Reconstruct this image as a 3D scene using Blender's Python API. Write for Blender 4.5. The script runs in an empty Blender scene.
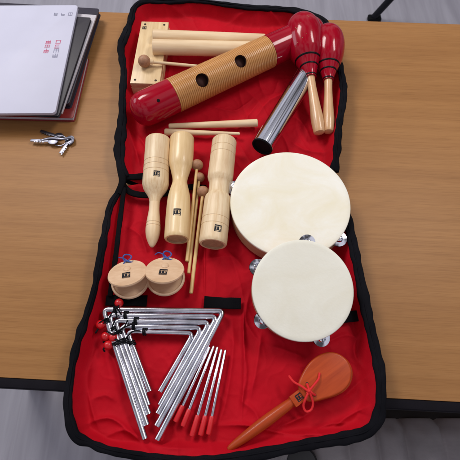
import bpy, bmesh, math, random
from mathutils import Vector, Matrix, noise, kdtree
random.seed(7)
R = math.radians
PI = math.pi
scn = bpy.context.scene
COL = scn.collection

# ------------------------------------------------------------------ camera
F = 420.0
TILT = 25.0
CAM = Vector((0, -0.304, 0.653))
cam = bpy.data.cameras.new('camera'); camo = bpy.data.objects.new('camera', cam)
COL.objects.link(camo); camo.location = CAM; camo.rotation_euler = (R(TILT), 0, 0)
cam.sensor_width = 36; cam.lens = 36 * F / 460; cam.clip_start = 0.02; cam.clip_end = 50
scn.camera = camo
cam.dof.use_dof = True; cam.dof.focus_distance = 0.70; cam.dof.aperture_fstop = 13.0
ROT = Matrix.Rotation(R(TILT), 3, 'X')

def P(px, py, z=0.0):
    """a point of the place at height z, read off a plan of the table"""
    d = ROT @ Vector(((px - 230) / F, (230 - py) / F, -1))
    return CAM + d * ((z - CAM.z) / d.z)

def mpp(px, py, z=0.0):
    p = P(px, py, z) - CAM
    return abs((ROT.transposed() @ p).z) / F

# ------------------------------------------------------------------ materials
def mat(name):
    m = bpy.data.materials.new(name); m.use_nodes = True
    nt = m.node_tree; b = nt.nodes['Principled BSDF']
    return m, nt, b

def N(nt, t, **kw):
    n = nt.nodes.new(t)
    for k, v in kw.items():
        if k in n.inputs.keys(): n.inputs[k].default_value = v
        else: setattr(n, k, v)
    return n

def ramp(nt, stops):
    n = nt.nodes.new('ShaderNodeValToRGB'); e = n.color_ramp.elements
    while len(e) < len(stops): e.new(0.5)
    for i, (p, c) in enumerate(stops):
        e[i].position = p; e[i].color = (*c, 1)
    return n

def coords(nt, scale=(1, 1, 1), rot=(0, 0, 0), out='Object'):
    tc = nt.nodes.new('ShaderNodeTexCoord'); mp = nt.nodes.new('ShaderNodeMapping')
    mp.inputs['Scale'].default_value = scale; mp.inputs['Rotation'].default_value = rot
    nt.links.new(tc.outputs[out], mp.inputs[0]); return mp

def bump(nt, b, src, strength, dist):
    n = N(nt, 'ShaderNodeBump', Strength=strength, Distance=dist)
    nt.links.new(src, n.inputs['Height']); nt.links.new(n.outputs[0], b.inputs['Normal']); return n

def wood(name, c1, c2, sc=(20, 260, 260), rough=0.45, coat=0.0, c3=None, bs=0.15):
    m, nt, b = mat(name); L = nt.links.new
    mp = coords(nt, sc)
    n1 = N(nt, 'ShaderNodeTexNoise', Scale=1.0, Detail=6.0, Roughness=0.6)
    L(mp.outputs[0], n1.inputs['Vector'])
    rp = ramp(nt, [(0.3, c1), (0.7, c2)]); L(n1.outputs[0], rp.inputs[0])
    mp2 = coords(nt, (12, 25, 25)); n2 = N(nt, 'ShaderNodeTexNoise', Scale=1.0, Detail=2.0)
    L(mp2.outputs[0], n2.inputs['Vector'])
    r2 = ramp(nt, [(0.35, (0.86, 0.82, 0.78)), (0.65, (1, 1, 1))]); L(n2.outputs[0], r2.inputs[0])
    mx = nt.nodes.new('ShaderNodeMixRGB'); mx.blend_type = 'MULTIPLY'; mx.inputs[0].default_value = 1
    L(rp.outputs[0], mx.inputs[1]); L(r2.outputs[0], mx.inputs[2]); L(mx.outputs[0], b.inputs['Base Color'])
    b.inputs['Roughness'].default_value = rough
    b.inputs['Coat Weight'].default_value = coat; b.inputs['Coat Roughness'].default_value = 0.12
    bump(nt, b, n1.outputs[0], bs, 0.0004)
    return m

def plain(name, c, rough=0.5, metal=0.0, coat=0.0, var=0.12, nscale=60, bs=0.0, bd=0.0005, sheen=0.0, crough=0.06):
    m, nt, b = mat(name); L = nt.links.new
    mp = coords(nt); n1 = N(nt, 'ShaderNodeTexNoise', Scale=nscale, Detail=4.0)
    L(mp.outputs[0], n1.inputs['Vector'])
    lo = tuple(x * (1 - var) for x in c); hi = tuple(min(1, x * (1 + var)) for x in c)
    rp = ramp(nt, [(0.3, lo), (0.7, hi)]); L(n1.outputs[0], rp.inputs[0]); L(rp.outputs[0], b.inputs['Base Color'])
    b.inputs['Roughness'].default_value = rough; b.inputs['Metallic'].default_value = metal
    b.inputs['Coat Weight'].default_value = coat; b.inputs['Coat Roughness'].default_value = crough
    b.inputs['Sheen Weight'].default_value = sheen
    if bs: bump(nt, b, n1.outputs[0], bs, bd)
    return m

def cloth(name, c1, c2, rough, weave=1400, ws=0.25, sheen=0.2, spec=0.12):
    m, nt, b = mat(name); L = nt.links.new
    mp = coords(nt)
    n1 = N(nt, 'ShaderNodeTexNoise', Scale=14, Detail=5.0); L(mp.outputs[0], n1.inputs['Vector'])
    rp = ramp(nt, [(0.3, c1), (0.7, c2)]); L(n1.outputs[0], rp.inputs[0]); L(rp.outputs[0], b.inputs['Base Color'])
    w1 = N(nt, 'ShaderNodeTexWave', Scale=weave / 6.28, Distortion=0.6); w1.bands_direction = 'X'
    w2 = N(nt, 'ShaderNodeTexWave', Scale=weave / 6.28, Distortion=0.6); w2.bands_direction = 'Y'
    L(mp.outputs[0], w1.inputs[0]); L(mp.outputs[0], w2.inputs[0])
    ad = nt.nodes.new('ShaderNodeMath'); ad.operation = 'ADD'; L(w1.outputs[1], ad.inputs[0]); L(w2.outputs[1], ad.inputs[1])
    n3 = N(nt, 'ShaderNodeTexNoise', Scale=220, Detail=3.0); L(mp.outputs[0], n3.inputs['Vector'])
    ad2 = nt.nodes.new('ShaderNodeMath'); ad2.operation = 'ADD'; L(ad.outputs[0], ad2.inputs[0]); L(n3.outputs[0], ad2.inputs[1])
    bump(nt, b, ad2.outputs[0], ws, 0.0006)
    b.inputs['Roughness'].default_value = rough; b.inputs['Sheen Weight'].default_value = sheen
    b.inputs['Sheen Roughness'].default_value = 0.4
    b.inputs['Specular IOR Level'].default_value = spec
    return m

M = {}
M['lining'] = cloth('red_nylon', (0.41, 0.0028, 0.0105), (0.50, 0.0040, 0.015), 0.7, weave=2600, ws=0.12, sheen=0.0, spec=0.10)
M['binding'] = cloth('black_binding', (0.004, 0.004, 0.006), (0.009, 0.009, 0.012), 0.85, weave=2600, sheen=0.0, spec=0.06)
M['webbing'] = cloth('black_webbing', (0.004, 0.004, 0.005), (0.008, 0.008, 0.010), 0.9, weave=2200, ws=0.5, sheen=0.0, spec=0.06)
M['maple'] = wood('pale_wood', (0.68, 0.47, 0.26), (0.86, 0.70, 0.46), rough=0.42)
M['maple2'] = wood('pale_sanded_wood', (0.74, 0.53, 0.31), (0.85, 0.67, 0.44), sc=(12, 180, 180), rough=0.5)
M['warmwood'] = wood('warm_pale_wood', (0.72, 0.50, 0.24), (0.84, 0.63, 0.35), rough=0.38, coat=0.15)
M['castwood'] = wood('pinkish_pale_wood', (0.66, 0.43, 0.26), (0.78, 0.55, 0.36), sc=(60, 160, 60), rough=0.45)
M['yellowwood'] = wood('yellow_wood', (0.60, 0.38, 0.13), (0.74, 0.50, 0.21), sc=(12, 180, 180), rough=0.4)
M['handlewood'] = wood('handle_wood', (0.60, 0.34, 0.16), (0.74, 0.46, 0.25), sc=(12, 220, 220), rough=0.35, coat=0.3)
M['guirowood'] = wood('grooved_wood', (0.52, 0.245, 0.070), (0.67, 0.345, 0.115), sc=(14, 160, 160), rough=0.38, coat=0.35)
M['blockwood'] = wood('block_wood', (0.66, 0.46, 0.23), (0.80, 0.61, 0.35), sc=(14, 150, 150), rough=0.42, coat=0.1)
M['endshade'] = wood('end_face_shade', (0.38, 0.24, 0.13), (0.52, 0.35, 0.20), sc=(150, 150, 150), rough=0.7)  # darker wood tone carries the shading of the block end faces
M['orangewood'] = wood('stained_wood', (0.36, 0.043, 0.008), (0.50, 0.072, 0.013), sc=(14, 160, 160), rough=0.42, coat=0.12)
M['framewood'] = wood('hoop_wood', (0.46, 0.27, 0.15), (0.60, 0.38, 0.23), sc=(60, 60, 300), rough=0.5)
M['balltan'] = plain('mallet_ball', (0.36, 0.18, 0.095), 0.55, var=0.2, nscale=300, bs=0.2)
M['redlacquer'] = plain('red_lacquer', (0.33, 0.0015, 0.014), 0.13, coat=0.0, var=0.08, nscale=25)
M['blackpaint'] = plain('black_paint', (0.004, 0.003, 0.004), 0.4)
M['dark'] = plain('hollow_shade', (0.060, 0.016, 0.011), 0.8)  # dark colour holds the shade inside the holes
M['ink'] = plain('black_ink', (0.012, 0.014, 0.02), 0.5)
M['chrome'] = plain('chrome', (0.72, 0.74, 0.80), 0.09, metal=1.0, var=0.04, nscale=200)
M['steel'] = plain('nickel_steel', (0.66, 0.66, 0.72), 0.20, metal=1.0, var=0.25, nscale=55)
M['screw'] = plain('dark_screw', (0.03, 0.02, 0.015), 0.5, metal=0.6)
M['redgrip'] = plain('red_vinyl_grip', (0.60, 0.012, 0.018), 0.35, var=0.05)
M['bead'] = plain('red_bead', (0.55, 0.004, 0.008), 0.35, coat=0.3)
M['cordblack'] = plain('black_cord', (0.006, 0.006, 0.008), 0.8, nscale=900, bs=0.4)
M['cordred'] = plain('red_cord', (0.68, 0.010, 0.015), 0.7, nscale=900, bs=0.4)
M['cordblue'] = plain('blue_cord', (0.04, 0.10, 0.36), 0.7, nscale=900, bs=0.4)
M['rubber'] = plain('black_rubber', (0.005, 0.005, 0.006), 0.75, bs=0.1, nscale=400)
M['paperwhite'] = plain('glossy_white_sleeve', (0.56, 0.56, 0.68), 0.5, coat=0.0, var=0.05, nscale=8)
M['paper'] = plain('paper_pages', (0.55, 0.52, 0.56), 0.7, nscale=900, bs=0.3)
M['folder'] = plain('charcoal_folder', (0.028, 0.024, 0.032), 0.5, nscale=400, bs=0.15)
M['binder'] = plain('dark_navy_binder', (0.020, 0.016, 0.030), 0.45, nscale=400, bs=0.15)
M['redcover'] = plain('red_cover', (0.24, 0.022, 0.020), 0.4)
M['printgrey'] = plain('grey_print', (0.22, 0.22, 0.32), 0.5)
M['printred'] = plain('red_print', (0.50, 0.06, 0.16), 0.5)
M['keymetal'] = plain('key_metal', (0.22, 0.22, 0.27), 0.38, metal=1.0, var=0.2, nscale=200)
M['trim'] = plain('black_edging', (0.006, 0.005, 0.008), 0.75)
M['chairblack'] = plain('black_metal', (0.010, 0.010, 0.014), 0.4)
M['speck'] = plain('worn_gold_speck', (.30, .16, .05), .5)
M['greyfabric'] = cloth('grey_upholstery', (0.26, 0.245, 0.255), (0.42, 0.39, 0.41), 0.45, weave=1500, spec=0.5)
M['blackplastic'] = plain('black_plastic', (0.010, 0.010, 0.012), 0.35)

for k_, v_ in (('redlacquer', .34), ('orangewood', .2), ('blackpaint', .15), ('ink', .15), ('paperwhite', .25)): M[k_].node_tree.nodes['Principled BSDF'].inputs['Specular IOR Level'].default_value = v_
for k_ in ('trim', 'rubber', 'cordblack', 'chairblack'): M[k_].node_tree.nodes['Principled BSDF'].inputs['Specular IOR Level'].default_value = 0.12
def skin_mat(name, base, hi, lo):
    m, nt, b = mat(name); L = nt.links.new
    mp = coords(nt, (1, 1.3, 1), (0, 0, 0.5))
    n1 = N(nt, 'ShaderNodeTexNoise', Scale=11, Detail=7.0, Roughness=0.62, Distortion=0.8); L(mp.outputs[0], n1.inputs['Vector'])
    rp = ramp(nt, [(0.30, lo), (0.5, base), (0.70, hi)]); L(n1.outputs[0], rp.inputs[0]); L(rp.outputs[0], b.inputs['Base Color'])
    n2 = N(nt, 'ShaderNodeTexNoise', Scale=260, Detail=3.0); L(mp.outputs[0], n2.inputs['Vector'])
    bump(nt, b, n2.outputs[0], 0.3, 0.0005)
    b.inputs['Roughness'].default_value = 0.55
    b.inputs['Subsurface Weight'].default_value = 0.05; b.inputs['Subsurface Radius'].default_value = (0.004, 0.003, 0.002)
    return m
M['skin_large'] = skin_mat('cream_drum_skin', (0.83, 0.79, 0.66), (0.87, 0.86, 0.79), (0.79, 0.73, 0.54))
M['skin_small'] = skin_mat('grey_cream_drum_skin', (0.80, 0.78, 0.67), (0.84, 0.83, 0.73), (0.76, 0.73, 0.60))

def desk_mat():
    m, nt, b = mat('wood_laminate'); L = nt.links.new
    mp = coords(nt, (1.6, 150, 40)); n1 = N(nt, 'ShaderNodeTexNoise', Scale=1.0, Detail=5.0, Roughness=0.65, Distortion=0.3)
    L(mp.outputs[0], n1.inputs['Vector'])
    mp2 = coords(nt, (2.2, 26, 20)); n2 = N(nt, 'ShaderNodeTexNoise', Scale=1.0, Detail=4.0, Roughness=0.6, Distortion=0.5)
    L(mp2.outputs[0], n2.inputs['Vector'])
    mp3 = coords(nt, (22, 900, 40)); n3 = N(nt, 'ShaderNodeTexNoise', Scale=1.0, Detail=2.0)
    L(mp3.outputs[0], n3.inputs['Vector'])
    r1 = ramp(nt, [(0.25, (0.310, 0.143, 0.045)), (0.5, (0.345, 0.164, 0.053)), (0.75, (0.375, 0.184, 0.063))]); L(n1.outputs[0], r1.inputs[0])
    r2 = ramp(nt, [(0.3, (0.90, 0.87, 0.85)), (0.7, (1.04, 1.04, 1.04))]); L(n2.outputs[0], r2.inputs[0])
    r3 = ramp(nt, [(0.36, (0.87, 0.85, 0.82)), (0.5, (1, 1, 1))]); L(n3.outputs[0], r3.inputs[0])
    a = nt.nodes.new('ShaderNodeMixRGB'); a.blend_type = 'MULTIPLY'; a.inputs[0].default_value = 1
    c = nt.nodes.new('ShaderNodeMixRGB'); c.blend_type = 'MULTIPLY'; c.inputs[0].default_value = 1
    L(r1.outputs[0], a.inputs[1]); L(r2.outputs[0], a.inputs[2]); L(a.outputs[0], c.inputs[1]); L(r3.outputs[0], c.inputs[2])
    L(c.outputs[0], b.inputs['Base Color'])
    b.inputs['Roughness'].default_value = 0.5; b.inputs['Specular IOR Level'].default_value = 0.3
    bump(nt, b, n3.outputs[0], 0.12, 0.0003)
    return m
M['desk'] = desk_mat()

def floor_mat():
    m, nt, b = mat('grey_vinyl_floor'); L = nt.links.new
    mp = coords(nt, (26, 1.6, 1)); n1 = N(nt, 'ShaderNodeTexNoise', Scale=1.0, Detail=5.0, Roughness=0.6, Distortion=0.4)
    L(mp.outputs[0], n1.inputs['Vector'])
    mp2 = coords(nt, (2.2, 1.1, 1)); n2 = N(nt, 'ShaderNodeTexNoise', Scale=1.0, Detail=4.0)
    L(mp2.outputs[0], n2.inputs['Vector'])
    r1 = ramp(nt, [(0.3, (0.30, 0.29, 0.335)), (0.7, (0.42, 0.41, 0.465))]); L(n1.outputs[0], r1.inputs[0])  # pale streaks put soft reflections into the floor colour
    r2 = ramp(nt, [(0.3, (0.85, 0.85, 0.85)), (0.7, (1.05, 1.05, 1.05))]); L(n2.outputs[0], r2.inputs[0])
    a = nt.nodes.new('ShaderNodeMixRGB'); a.blend_type = 'MULTIPLY'; a.inputs[0].default_value = 1
    L(r1.outputs[0], a.inputs[1]); L(r2.outputs[0], a.inputs[2]); L(a.outputs[0], b.inputs['Base Color'])
    b.inputs['Roughness'].default_value = 0.35
    return m
M['floor'] = floor_mat()

# ------------------------------------------------------------------ mesh helpers
def obj(name, bm, m, parent=None, sharp=35):
    for f in bm.faces: f.smooth = True
    for e in bm.edges:
        if len(e.link_faces) == 2 and e.calc_face_angle(0) > R(sharp): e.smooth = False
    me = bpy.data.meshes.new(name); bm.to_mesh(me); bm.free()
    me.materials.append(m)
    o = bpy.data.objects.new(name, me); COL.objects.link(o)
    if parent: o.parent = parent
    return o

def tag(o, label=None, cat=None, group=None, kind=None):
    if label: o['label'] = label
    if cat: o['category'] = cat
    if group: o['group'] = group
    if kind: o['kind'] = kind
    return o

def thing(name, label, cat, mtx=None, group=None):
    o = bpy.data.objects.new(name, None); COL.objects.link(o)
    o.empty_display_size = 0.01
    if mtx is not None: o.matrix_world = mtx
    return tag(o, label, cat, group)

def frame(A, B, up=Vector((0, 0, 1))):
    """x axis from A to B, z near up, origin at A"""
    x = (B - A).normalized(); y = up.cross(x).normalized(); z = x.cross(y)
    return Matrix(((x.x, y.x, z.x, A.x), (x.y, y.y, z.y, A.y), (x.z, y.z, z.z, A.z), (0, 0, 0, 1)))

def frame_at(o, rz=0, tx=0, ty=0):
    return Matrix.Translation(o) @ Matrix.Rotation(rz, 4, 'Z') @ Matrix.Rotation(tx, 4, 'X') @ Matrix.Rotation(ty, 4, 'Y')

def lathe(bm, prof, segs=48, axis='X', origin=(0, 0, 0)):
    ox, oy, oz = origin; rings = []
    for (a, r) in prof:
        if r < 1e-6:
            p = (a + ox, oy, oz) if axis == 'X' else (ox, oy, a + oz)
            rings.append([bm.verts.new(p)])
        else:
            ring = []
            for k in range(segs):
                t = 2 * PI * k / segs; c, s = r * math.cos(t), r * math.sin(t)
                ring.append(bm.verts.new((a + ox, c + oy, s + oz) if axis == 'X' else (c + ox, s + oy, a + oz)))
            rings.append(ring)
    for i in range(len(rings) - 1):
        A, B = rings[i], rings[i + 1]
        for k in range(segs):
            k2 = (k + 1) % segs
            if len(A) == 1 and len(B) == 1: continue
            if len(A) == 1: bm.faces.new((A[0], B[k2], B[k]))
            elif len(B) == 1: bm.faces.new((A[k], A[k2], B[0]))
            else: bm.faces.new((A[k], A[k2], B[k2], B[k]))
    bmesh.ops.recalc_face_normals(bm, faces=bm.faces)
    return bm

def catmull(pts, n, closed=False):
    """smooth resample of a polyline to n points, even in arc length"""
    pts = [Vector(p) for p in pts]; out = []; m = len(pts)
    segs = m if closed else m - 1
    for i in range(segs):
        if closed: p0, p1, p2, p3 = pts[(i - 1) % m], pts[i], pts[(i + 1) % m], pts[(i + 2) % m]
        else: p0, p1, p2, p3 = pts[max(i - 1, 0)], pts[i], pts[i + 1], pts[min(i + 2, m - 1)]
        for k in range(16):
            t = k / 16
            out.append(0.5 * ((2 * p1) + (-p0 + p2) * t + (2 * p0 - 5 * p1 + 4 * p2 - p3) * t * t + (-p0 + 3 * p1 - 3 * p2 + p3) * t ** 3))
    if not closed: out.append(pts[-1])
    else: out.append(out[0].copy())
    d = [0]
    for i in range(1, len(out)): d.append(d[-1] + (out[i] - out[i - 1]).length)
    tot = d[-1]; res = []; j = 0
    cnt = n if closed else n - 1
    for i in range(n):
        s = tot * i / cnt
        while j < len(d) - 2 and d[j + 1] < s: j += 1
        q = (s - d[j]) / max(d[j + 1] - d[j], 1e-9)
        res.append(out[j].lerp(out[j + 1], min(max(q, 0), 1)))
    return res

def sweep(bm, pts, rw, rh, closed=False, segs=12, up=Vector((0, 0, 1)), cap=True, power=1.0, jit=0.0):
    """tube of elliptic section rw (sideways) by rh (up); rw, rh numbers or functions of 0..1"""
    n = len(pts); rings = []
    for i, p in enumerate(pts):
        a = pts[(i - 1) % n] if (closed or i > 0) else p
        b = pts[(i + 1) % n] if (closed or i < n - 1) else p
        t = (b - a).normalized(); s = up.cross(t)
        if s.length < 1e-4: s = Vector((1, 0, 0)).cross(t)
        s.normalize(); u = t.cross(s); q = i / max(n - 1, 1)
        w = rw(q) if callable(rw) else rw; h = rh(q) if callable(rh) else rh
        if jit: w *= 1 + jit * noise.noise(p * 60); h *= 1 + jit * noise.noise(p * 75 + Vector((5, 5, 5)))
        ring = []
        for k in range(segs):
            an = 2 * PI * k / segs; c, sn = math.cos(an), math.sin(an)
            if power != 1: c = math.copysign(abs(c) ** power, c); sn = math.copysign(abs(sn) ** power, sn)
            ring.append(bm.verts.new(p + s * (w * c) + u * (h * sn)))
        rings.append(ring)
    for i in range(n if closed else n - 1):
        A, B = rings[i], rings[(i + 1) % n]
        for k in range(segs): bm.faces.new((A[k], A[(k + 1) % segs], B[(k + 1) % segs], B[k]))
    if cap and not closed:
        bm.faces.new(rings[0][::-1]); bm.faces.new(rings[-1])
    bmesh.ops.recalc_face_normals(bm, faces=bm.faces)
    return bm

def box(bm, sx, sy, sz, c=(0, 0, 0), bev=0.0, rz=0.0, segs=2):
    t = bmesh.new(); bmesh.ops.create_cube(t, size=1)
    for v in t.verts: v.co = Vector((v.co.x * sx, v.co.y * sy, v.co.z * sz))
    if bev: bmesh.ops.bevel(t, geom=t.edges[:] + t.verts[:], offset=bev, segments=segs, affect='EDGES', profile=0.6)
    bmesh.ops.transform(t, matrix=Matrix.Translation(c) @ Matrix.Rotation(rz, 4, 'Z'), verts=t.verts)
    me = bpy.data.meshes.new('t'); t.to_mesh(me); t.free(); bm.from_mesh(me); bpy.data.meshes.remove(me)
    return bm

def prism(bm, pts, z0, z1, bev=0.0, segs=2):
    t = bmesh.new(); vs = [t.verts.new((p[0], p[1], z0)) for p in pts]; f = t.faces.new(vs)
    r = bmesh.ops.extrude_face_region(t, geom=[f]); ev = [g for g in r['geom'] if isinstance(g, bmesh.types.BMVert)]
    for v in ev: v.co.z = z1
    bmesh.ops.recalc_face_normals(t, faces=t.faces)
    if bev:
        es = [e for e in t.edges if abs(e.verts[0].co.z - e.verts[1].co.z) < 1e-7]
        bmesh.ops.bevel(t, geom=es, offset=bev, segments=segs, affect='EDGES', profile=0.5)
    me = bpy.data.meshes.new('t'); t.to_mesh(me); t.free(); bm.from_mesh(me); bpy.data.meshes.remove(me)
    return bm

# small printed emblem: a dark square seal with a few open strokes, in unit cells (0..7)
SEAL = ["11111111111", "11111111111", "10000010001", "11101110101", "11101110101", "11101110001", "11101110011", "11101110101", "11111111111", "10000000001", "11111111111"]
def mark_cells(n=11):
    for j, row in enumerate(SEAL):
        i = 0
        while i < 11:
            if row[i] == '1':
                k = i
                while k < 11 and row[k] == '1': k += 1
                yield i, k, j; i = k
            else: i += 1
def mark_curved(x0, ang, size, r, flip=-1):
    """seal on a cylinder of radius r round local x, centred at x0 and angle ang (from +z toward +y)"""
    bm = bmesh.new(); c = size / 11
    for i, k, j in mark_cells():
        u0, u1 = (i - 5.5) * c, (k - 5.5) * c; v0, v1 = (j - 5.5) * c, (j - 4.5) * c
        cols = []
        for q in range(5):
            u = u0 + (u1 - u0) * q / 4; a = ang - flip * u / r
            cols.append([bm.verts.new((x0 + v, (r + 0.00015) * math.sin(a), (r + 0.00015) * math.cos(a))) for v in (v0, v1)])
        for q in range(4): bm.faces.new((cols[q][0], cols[q][1], cols[q + 1][1], cols[q + 1][0]))
    return bm
def mark_flat(size, z, cx=0, cy=0, rz=0):
    bm = bmesh.new(); c = size / 11
    for i, k, j in mark_cells():
        u0, u1 = (i - 5.5) * c, (k - 5.5) * c; v0, v1 = (5.5 - j) * c, (4.5 - j) * c
        q = [Matrix.Rotation(rz, 3, 'Z') @ Vector(p) + Vector((cx, cy, 0)) for p in ((u0, v1, z), (u1, v1, z), (u1, v0, z), (u0, v0, z))]
        bm.faces.new([bm.verts.new(p) for p in q])
    return bm

# ------------------------------------------------------------------ setting
FLOORZ = -0.72
bm = bmesh.new(); bmesh.ops.create_grid(bm, x_segments=2, y_segments=2, size=6)
fl = obj('floor', bm, M['floor']); fl.location = (0, 1, FLOORZ); tag(fl, kind='structure')

# desk: rectangle through the photographed front and back edges
a1, a2 = P(128, 11.5), P(403, 23.5)
b1, b2 = P(57, 393), P(403, 407)
th = (math.atan2(a2.y - a1.y, a2.x - a1.x) + math.atan2(b2.y - b1.y, b2.x - b1.x)) / 2
ux = Vector((math.cos(th), math.sin(th), 0)); uy = Vector((-ux.y, ux.x, 0))
vb = (a1.dot(uy) + a2.dot(uy)) / 2; vf = (b1.dot(uy) + b2.dot(uy)) / 2
DEP = vb - vf; WID = 1.5
dc = ux * 0.10 + uy * ((vb + vf) / 2)
desk = thing('desk', 'wood laminate desk with black front edging under the open red bag', 'desk',
             Matrix.Translation((dc.x, dc.y, FLOORZ)) @ Matrix.Rotation(th, 4, 'Z'))
TT = 0.025
EB = 0.014
bm = box(bmesh.new(), WID, DEP - EB, TT, (0, EB / 2, -FLOORZ - TT / 2), 0.0012); obj('tabletop', bm, M['desk'], desk)
bm = box(bmesh.new(), WID, EB, TT + 0.001, (0, -DEP / 2 + EB / 2 - 0.0002, -FLOORZ - TT / 2 - 0.0006), 0.003, segs=3); obj('front_edging', bm, M['trim'], desk)
bm = box(bmesh.new(), WID - 0.2, 0.016, 0.30, (0, DEP / 2 - 0.10, -FLOORZ - TT - 0.152)); obj('modesty_panel', bm, M['trim'], desk)
for sx in (-1, 1):
    for sy in (-1, 1):
        bm = box(bmesh.new(), 0.045, 0.045, -FLOORZ - TT - 0.002, (sx * (WID / 2 - 0.06), sy * (DEP / 2 - 0.07) , (-FLOORZ - TT - 0.002) / 2), 0.004)
        obj('leg', bm, M['chairblack'], desk)

# stand leg on the floor behind the desk
A = P(374, 17, FLOORZ + 0.02); B = P(396, -7, FLOORZ + 0.16)
st = thing('folding_chair', 'black metal chair leg slanting to the floor behind the desk at top right', 'chair', Matrix.Translation(A - Vector((0, 0, 0.02))))
o = Vector((0, 0, 0.02)); d = B - A
bm = sweep(bmesh.new(), [o + d * t for t in (0, .5, 1, 2.2)], 0.015, 0.015); obj('leg', bm, M['chairblack'], st)
bm = box(bmesh.new(), 0.06, 0.035, 0.022, (0.004, 0, 0.0115), 0.006); obj('foot_cap', bm, M['rubber'], st)

# seat tucked in at the front right
so = P(375, 424, -0.22)
seat = thing('chair', 'dark grey ribbed chair tucked in at the front right corner of the desk', 'chair', Matrix.Translation((so.x, so.y, FLOORZ)))
zt = so.z - FLOORZ
bm = bmesh.new(); nx, ny = 120, 24; W_, D_ = 0.48, 0.40
vs = []
for j in range(ny + 1):
    row = []
    for i in range(nx + 1):
        u = i / nx * 2 - 1; v = j / ny * 2 - 1
        e = (1 - abs(u) ** 8) * (1 - abs(v) ** 8)
        zz = zt + 0.035 * (max(e, 0) ** 0.4) - 0.035 + 0.020 * abs(math.sin(u * 11.5 + .6 * math.sin(u * 5))) ** 0.8 - 0.004 * u * u
        row.append(bm.verts.new((u * W_ / 2, -0.19 + v * D_ / 2, zz)))
    vs.append(row)
for j in range(ny):
    for i in range(nx): bm.faces.new((vs[j][i], vs[j][i + 1], vs[j + 1][i + 1], vs[j + 1][i]))
obj('seat', bm, M['greyfabric'], seat, sharp=80)
bm = box(bmesh.new(), W_ + 0.01, D_ + 0.05, 0.03, (0, -0.155, zt - 0.045), 0.01); obj('seat_base_gap_shade', bm, M['blackplastic'], seat)  # black base, drawn further back to paint the dark gap under the desk
bm = lathe(bmesh.new(), [(0.10, 0), (0.10, 0.025), (zt - 0.07, 0.025), (zt - 0.07, 0)], 24, 'Z', (0, -0.1, 0)); obj('column', bm, M['chairblack'], seat)
kp = P(301, 464, zt + FLOORZ + .01)
bm = lathe(bmesh.new(), [(zt - .02, .030), (zt + .012, .030), (zt + .018, .026), (zt + .019, 0)], 40, 'Z', (kp.x - so.x, kp.y - so.y, 0)); obj('adjustment_knob', bm, M['blackplastic'], seat)
for k in range(5):
    a = 2 * PI * k / 5 + 0.3; c = Vector((0, -0.1, 0))
    e = Vector((math.cos(a), math.sin(a), 0)) * 0.26
    bm = sweep(bmesh.new(), [c + Vector((0, 0, 0.10)), c + e * 0.5 + Vector((0, 0, 0.09)), c + e + Vector((0, 0, 0.07))], 0.02, 0.014); obj('leg', bm, M['chairblack'], seat)
    bm = bmesh.new(); bmesh.ops.create_uvsphere(bm, u_segments=16, v_segments=10, radius=0.03)
    bmesh.ops.translate(bm, verts=bm.verts, vec=c + e + Vector((0, 0, 0.03))); obj('caster', bm, M['blackplastic'], seat)

# ------------------------------------------------------------------ bag
ZF = 0.012
def PL(lst, z): return [P(x, y, z) for x, y in lst]
ZR = 0.034
# centre line of the black rim, read round each half, with its height
UL = [(125, 178, .022), (121, 166, .028), (119.5, 150, .032), (121, 134, ZR), (122.5, 115, ZR), (122.5, 95, ZR), (124, 74, ZR), (122.3, 60, ZR), (121.2, 47, ZR), (126, 34, ZR), (130.5, 22, ZR), (133.5, 10, ZR), (139, 4, ZR), (149, 1.5, ZR)]
UT = [(149, 1.5, ZR), (170, 2, ZR), (195, 1, ZR), (222, 4.5, ZR), (250, 8, ZR), (280, 9.5, ZR), (300, 12, ZR), (318, 18, ZR)]
UR = [(334, 172, .024), (337, 150, .030), (339, 125, ZR), (343, 100, ZR), (343, 84, ZR), (339, 64, ZR), (334, 40, ZR), (328, 26, ZR), (318, 18, ZR)]
UB = [(125, 178, .022), (150, 186, .010), (200, 188, .008), (260, 188, .008), (310, 186, .008), (334, 172, .024)]
LT = [(124, 186, .022), (150, 183, .012), (200, 184, .011), (260, 184, .011), (320, 182, .011), (337, 184, .024)]
LL = [(70, 420, .030), (68, 400, .032), (71, 375, ZR), (77, 345, ZR), (87, 315, ZR), (95, 288, ZR), (101, 255, ZR), (106, 228, ZR), (110, 208, .032), (117, 195, .028), (124, 186, .022)]
LR = [(377, 420, .030), (380.5, 402, .034), (380, 375, ZR), (374, 345, ZR), (367, 315, ZR), (361, 285, ZR), (354, 250, ZR), (346, 215, ZR), (341, 197, .030), (337, 184, .024)]
LB = [(70, 420, .030), (76, 436, .030), (90, 443, .030), (108, 450, .030), (140, 456, .030), (180, 461, .030), (225, 459, .030), (265, 453, .030), (310, 444, .030), (350, 437, .030), (368, 431, .030), (377, 420, .030)]
def P3(l): return [P(x, y, z) for x, y, z in l]

bag = thing('instrument_bag', 'large red lined zip bag with black rim lying open across the desk', 'bag')

def seg_dist(p, a, b):
    ab = b - a; t = max(0, min(1, (p - a).dot(ab) / max(ab.dot(ab), 1e-12))); return (p - (a + ab * t)).length, t
FOLDS = []  # (points xy, height, width)
def fold(pts, h, w):
    c = catmull([P(x, y, ZF) for x, y in pts], 14); FOLDS.append(([Vector((p.x, p.y)) for p in c], h, w,
        min(p.x for p in c) - 4 * w, max(p.x for p in c) + 4 * w, min(p.y for p in c) - 4 * w, max(p.y for p in c) + 4 * w))
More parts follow.
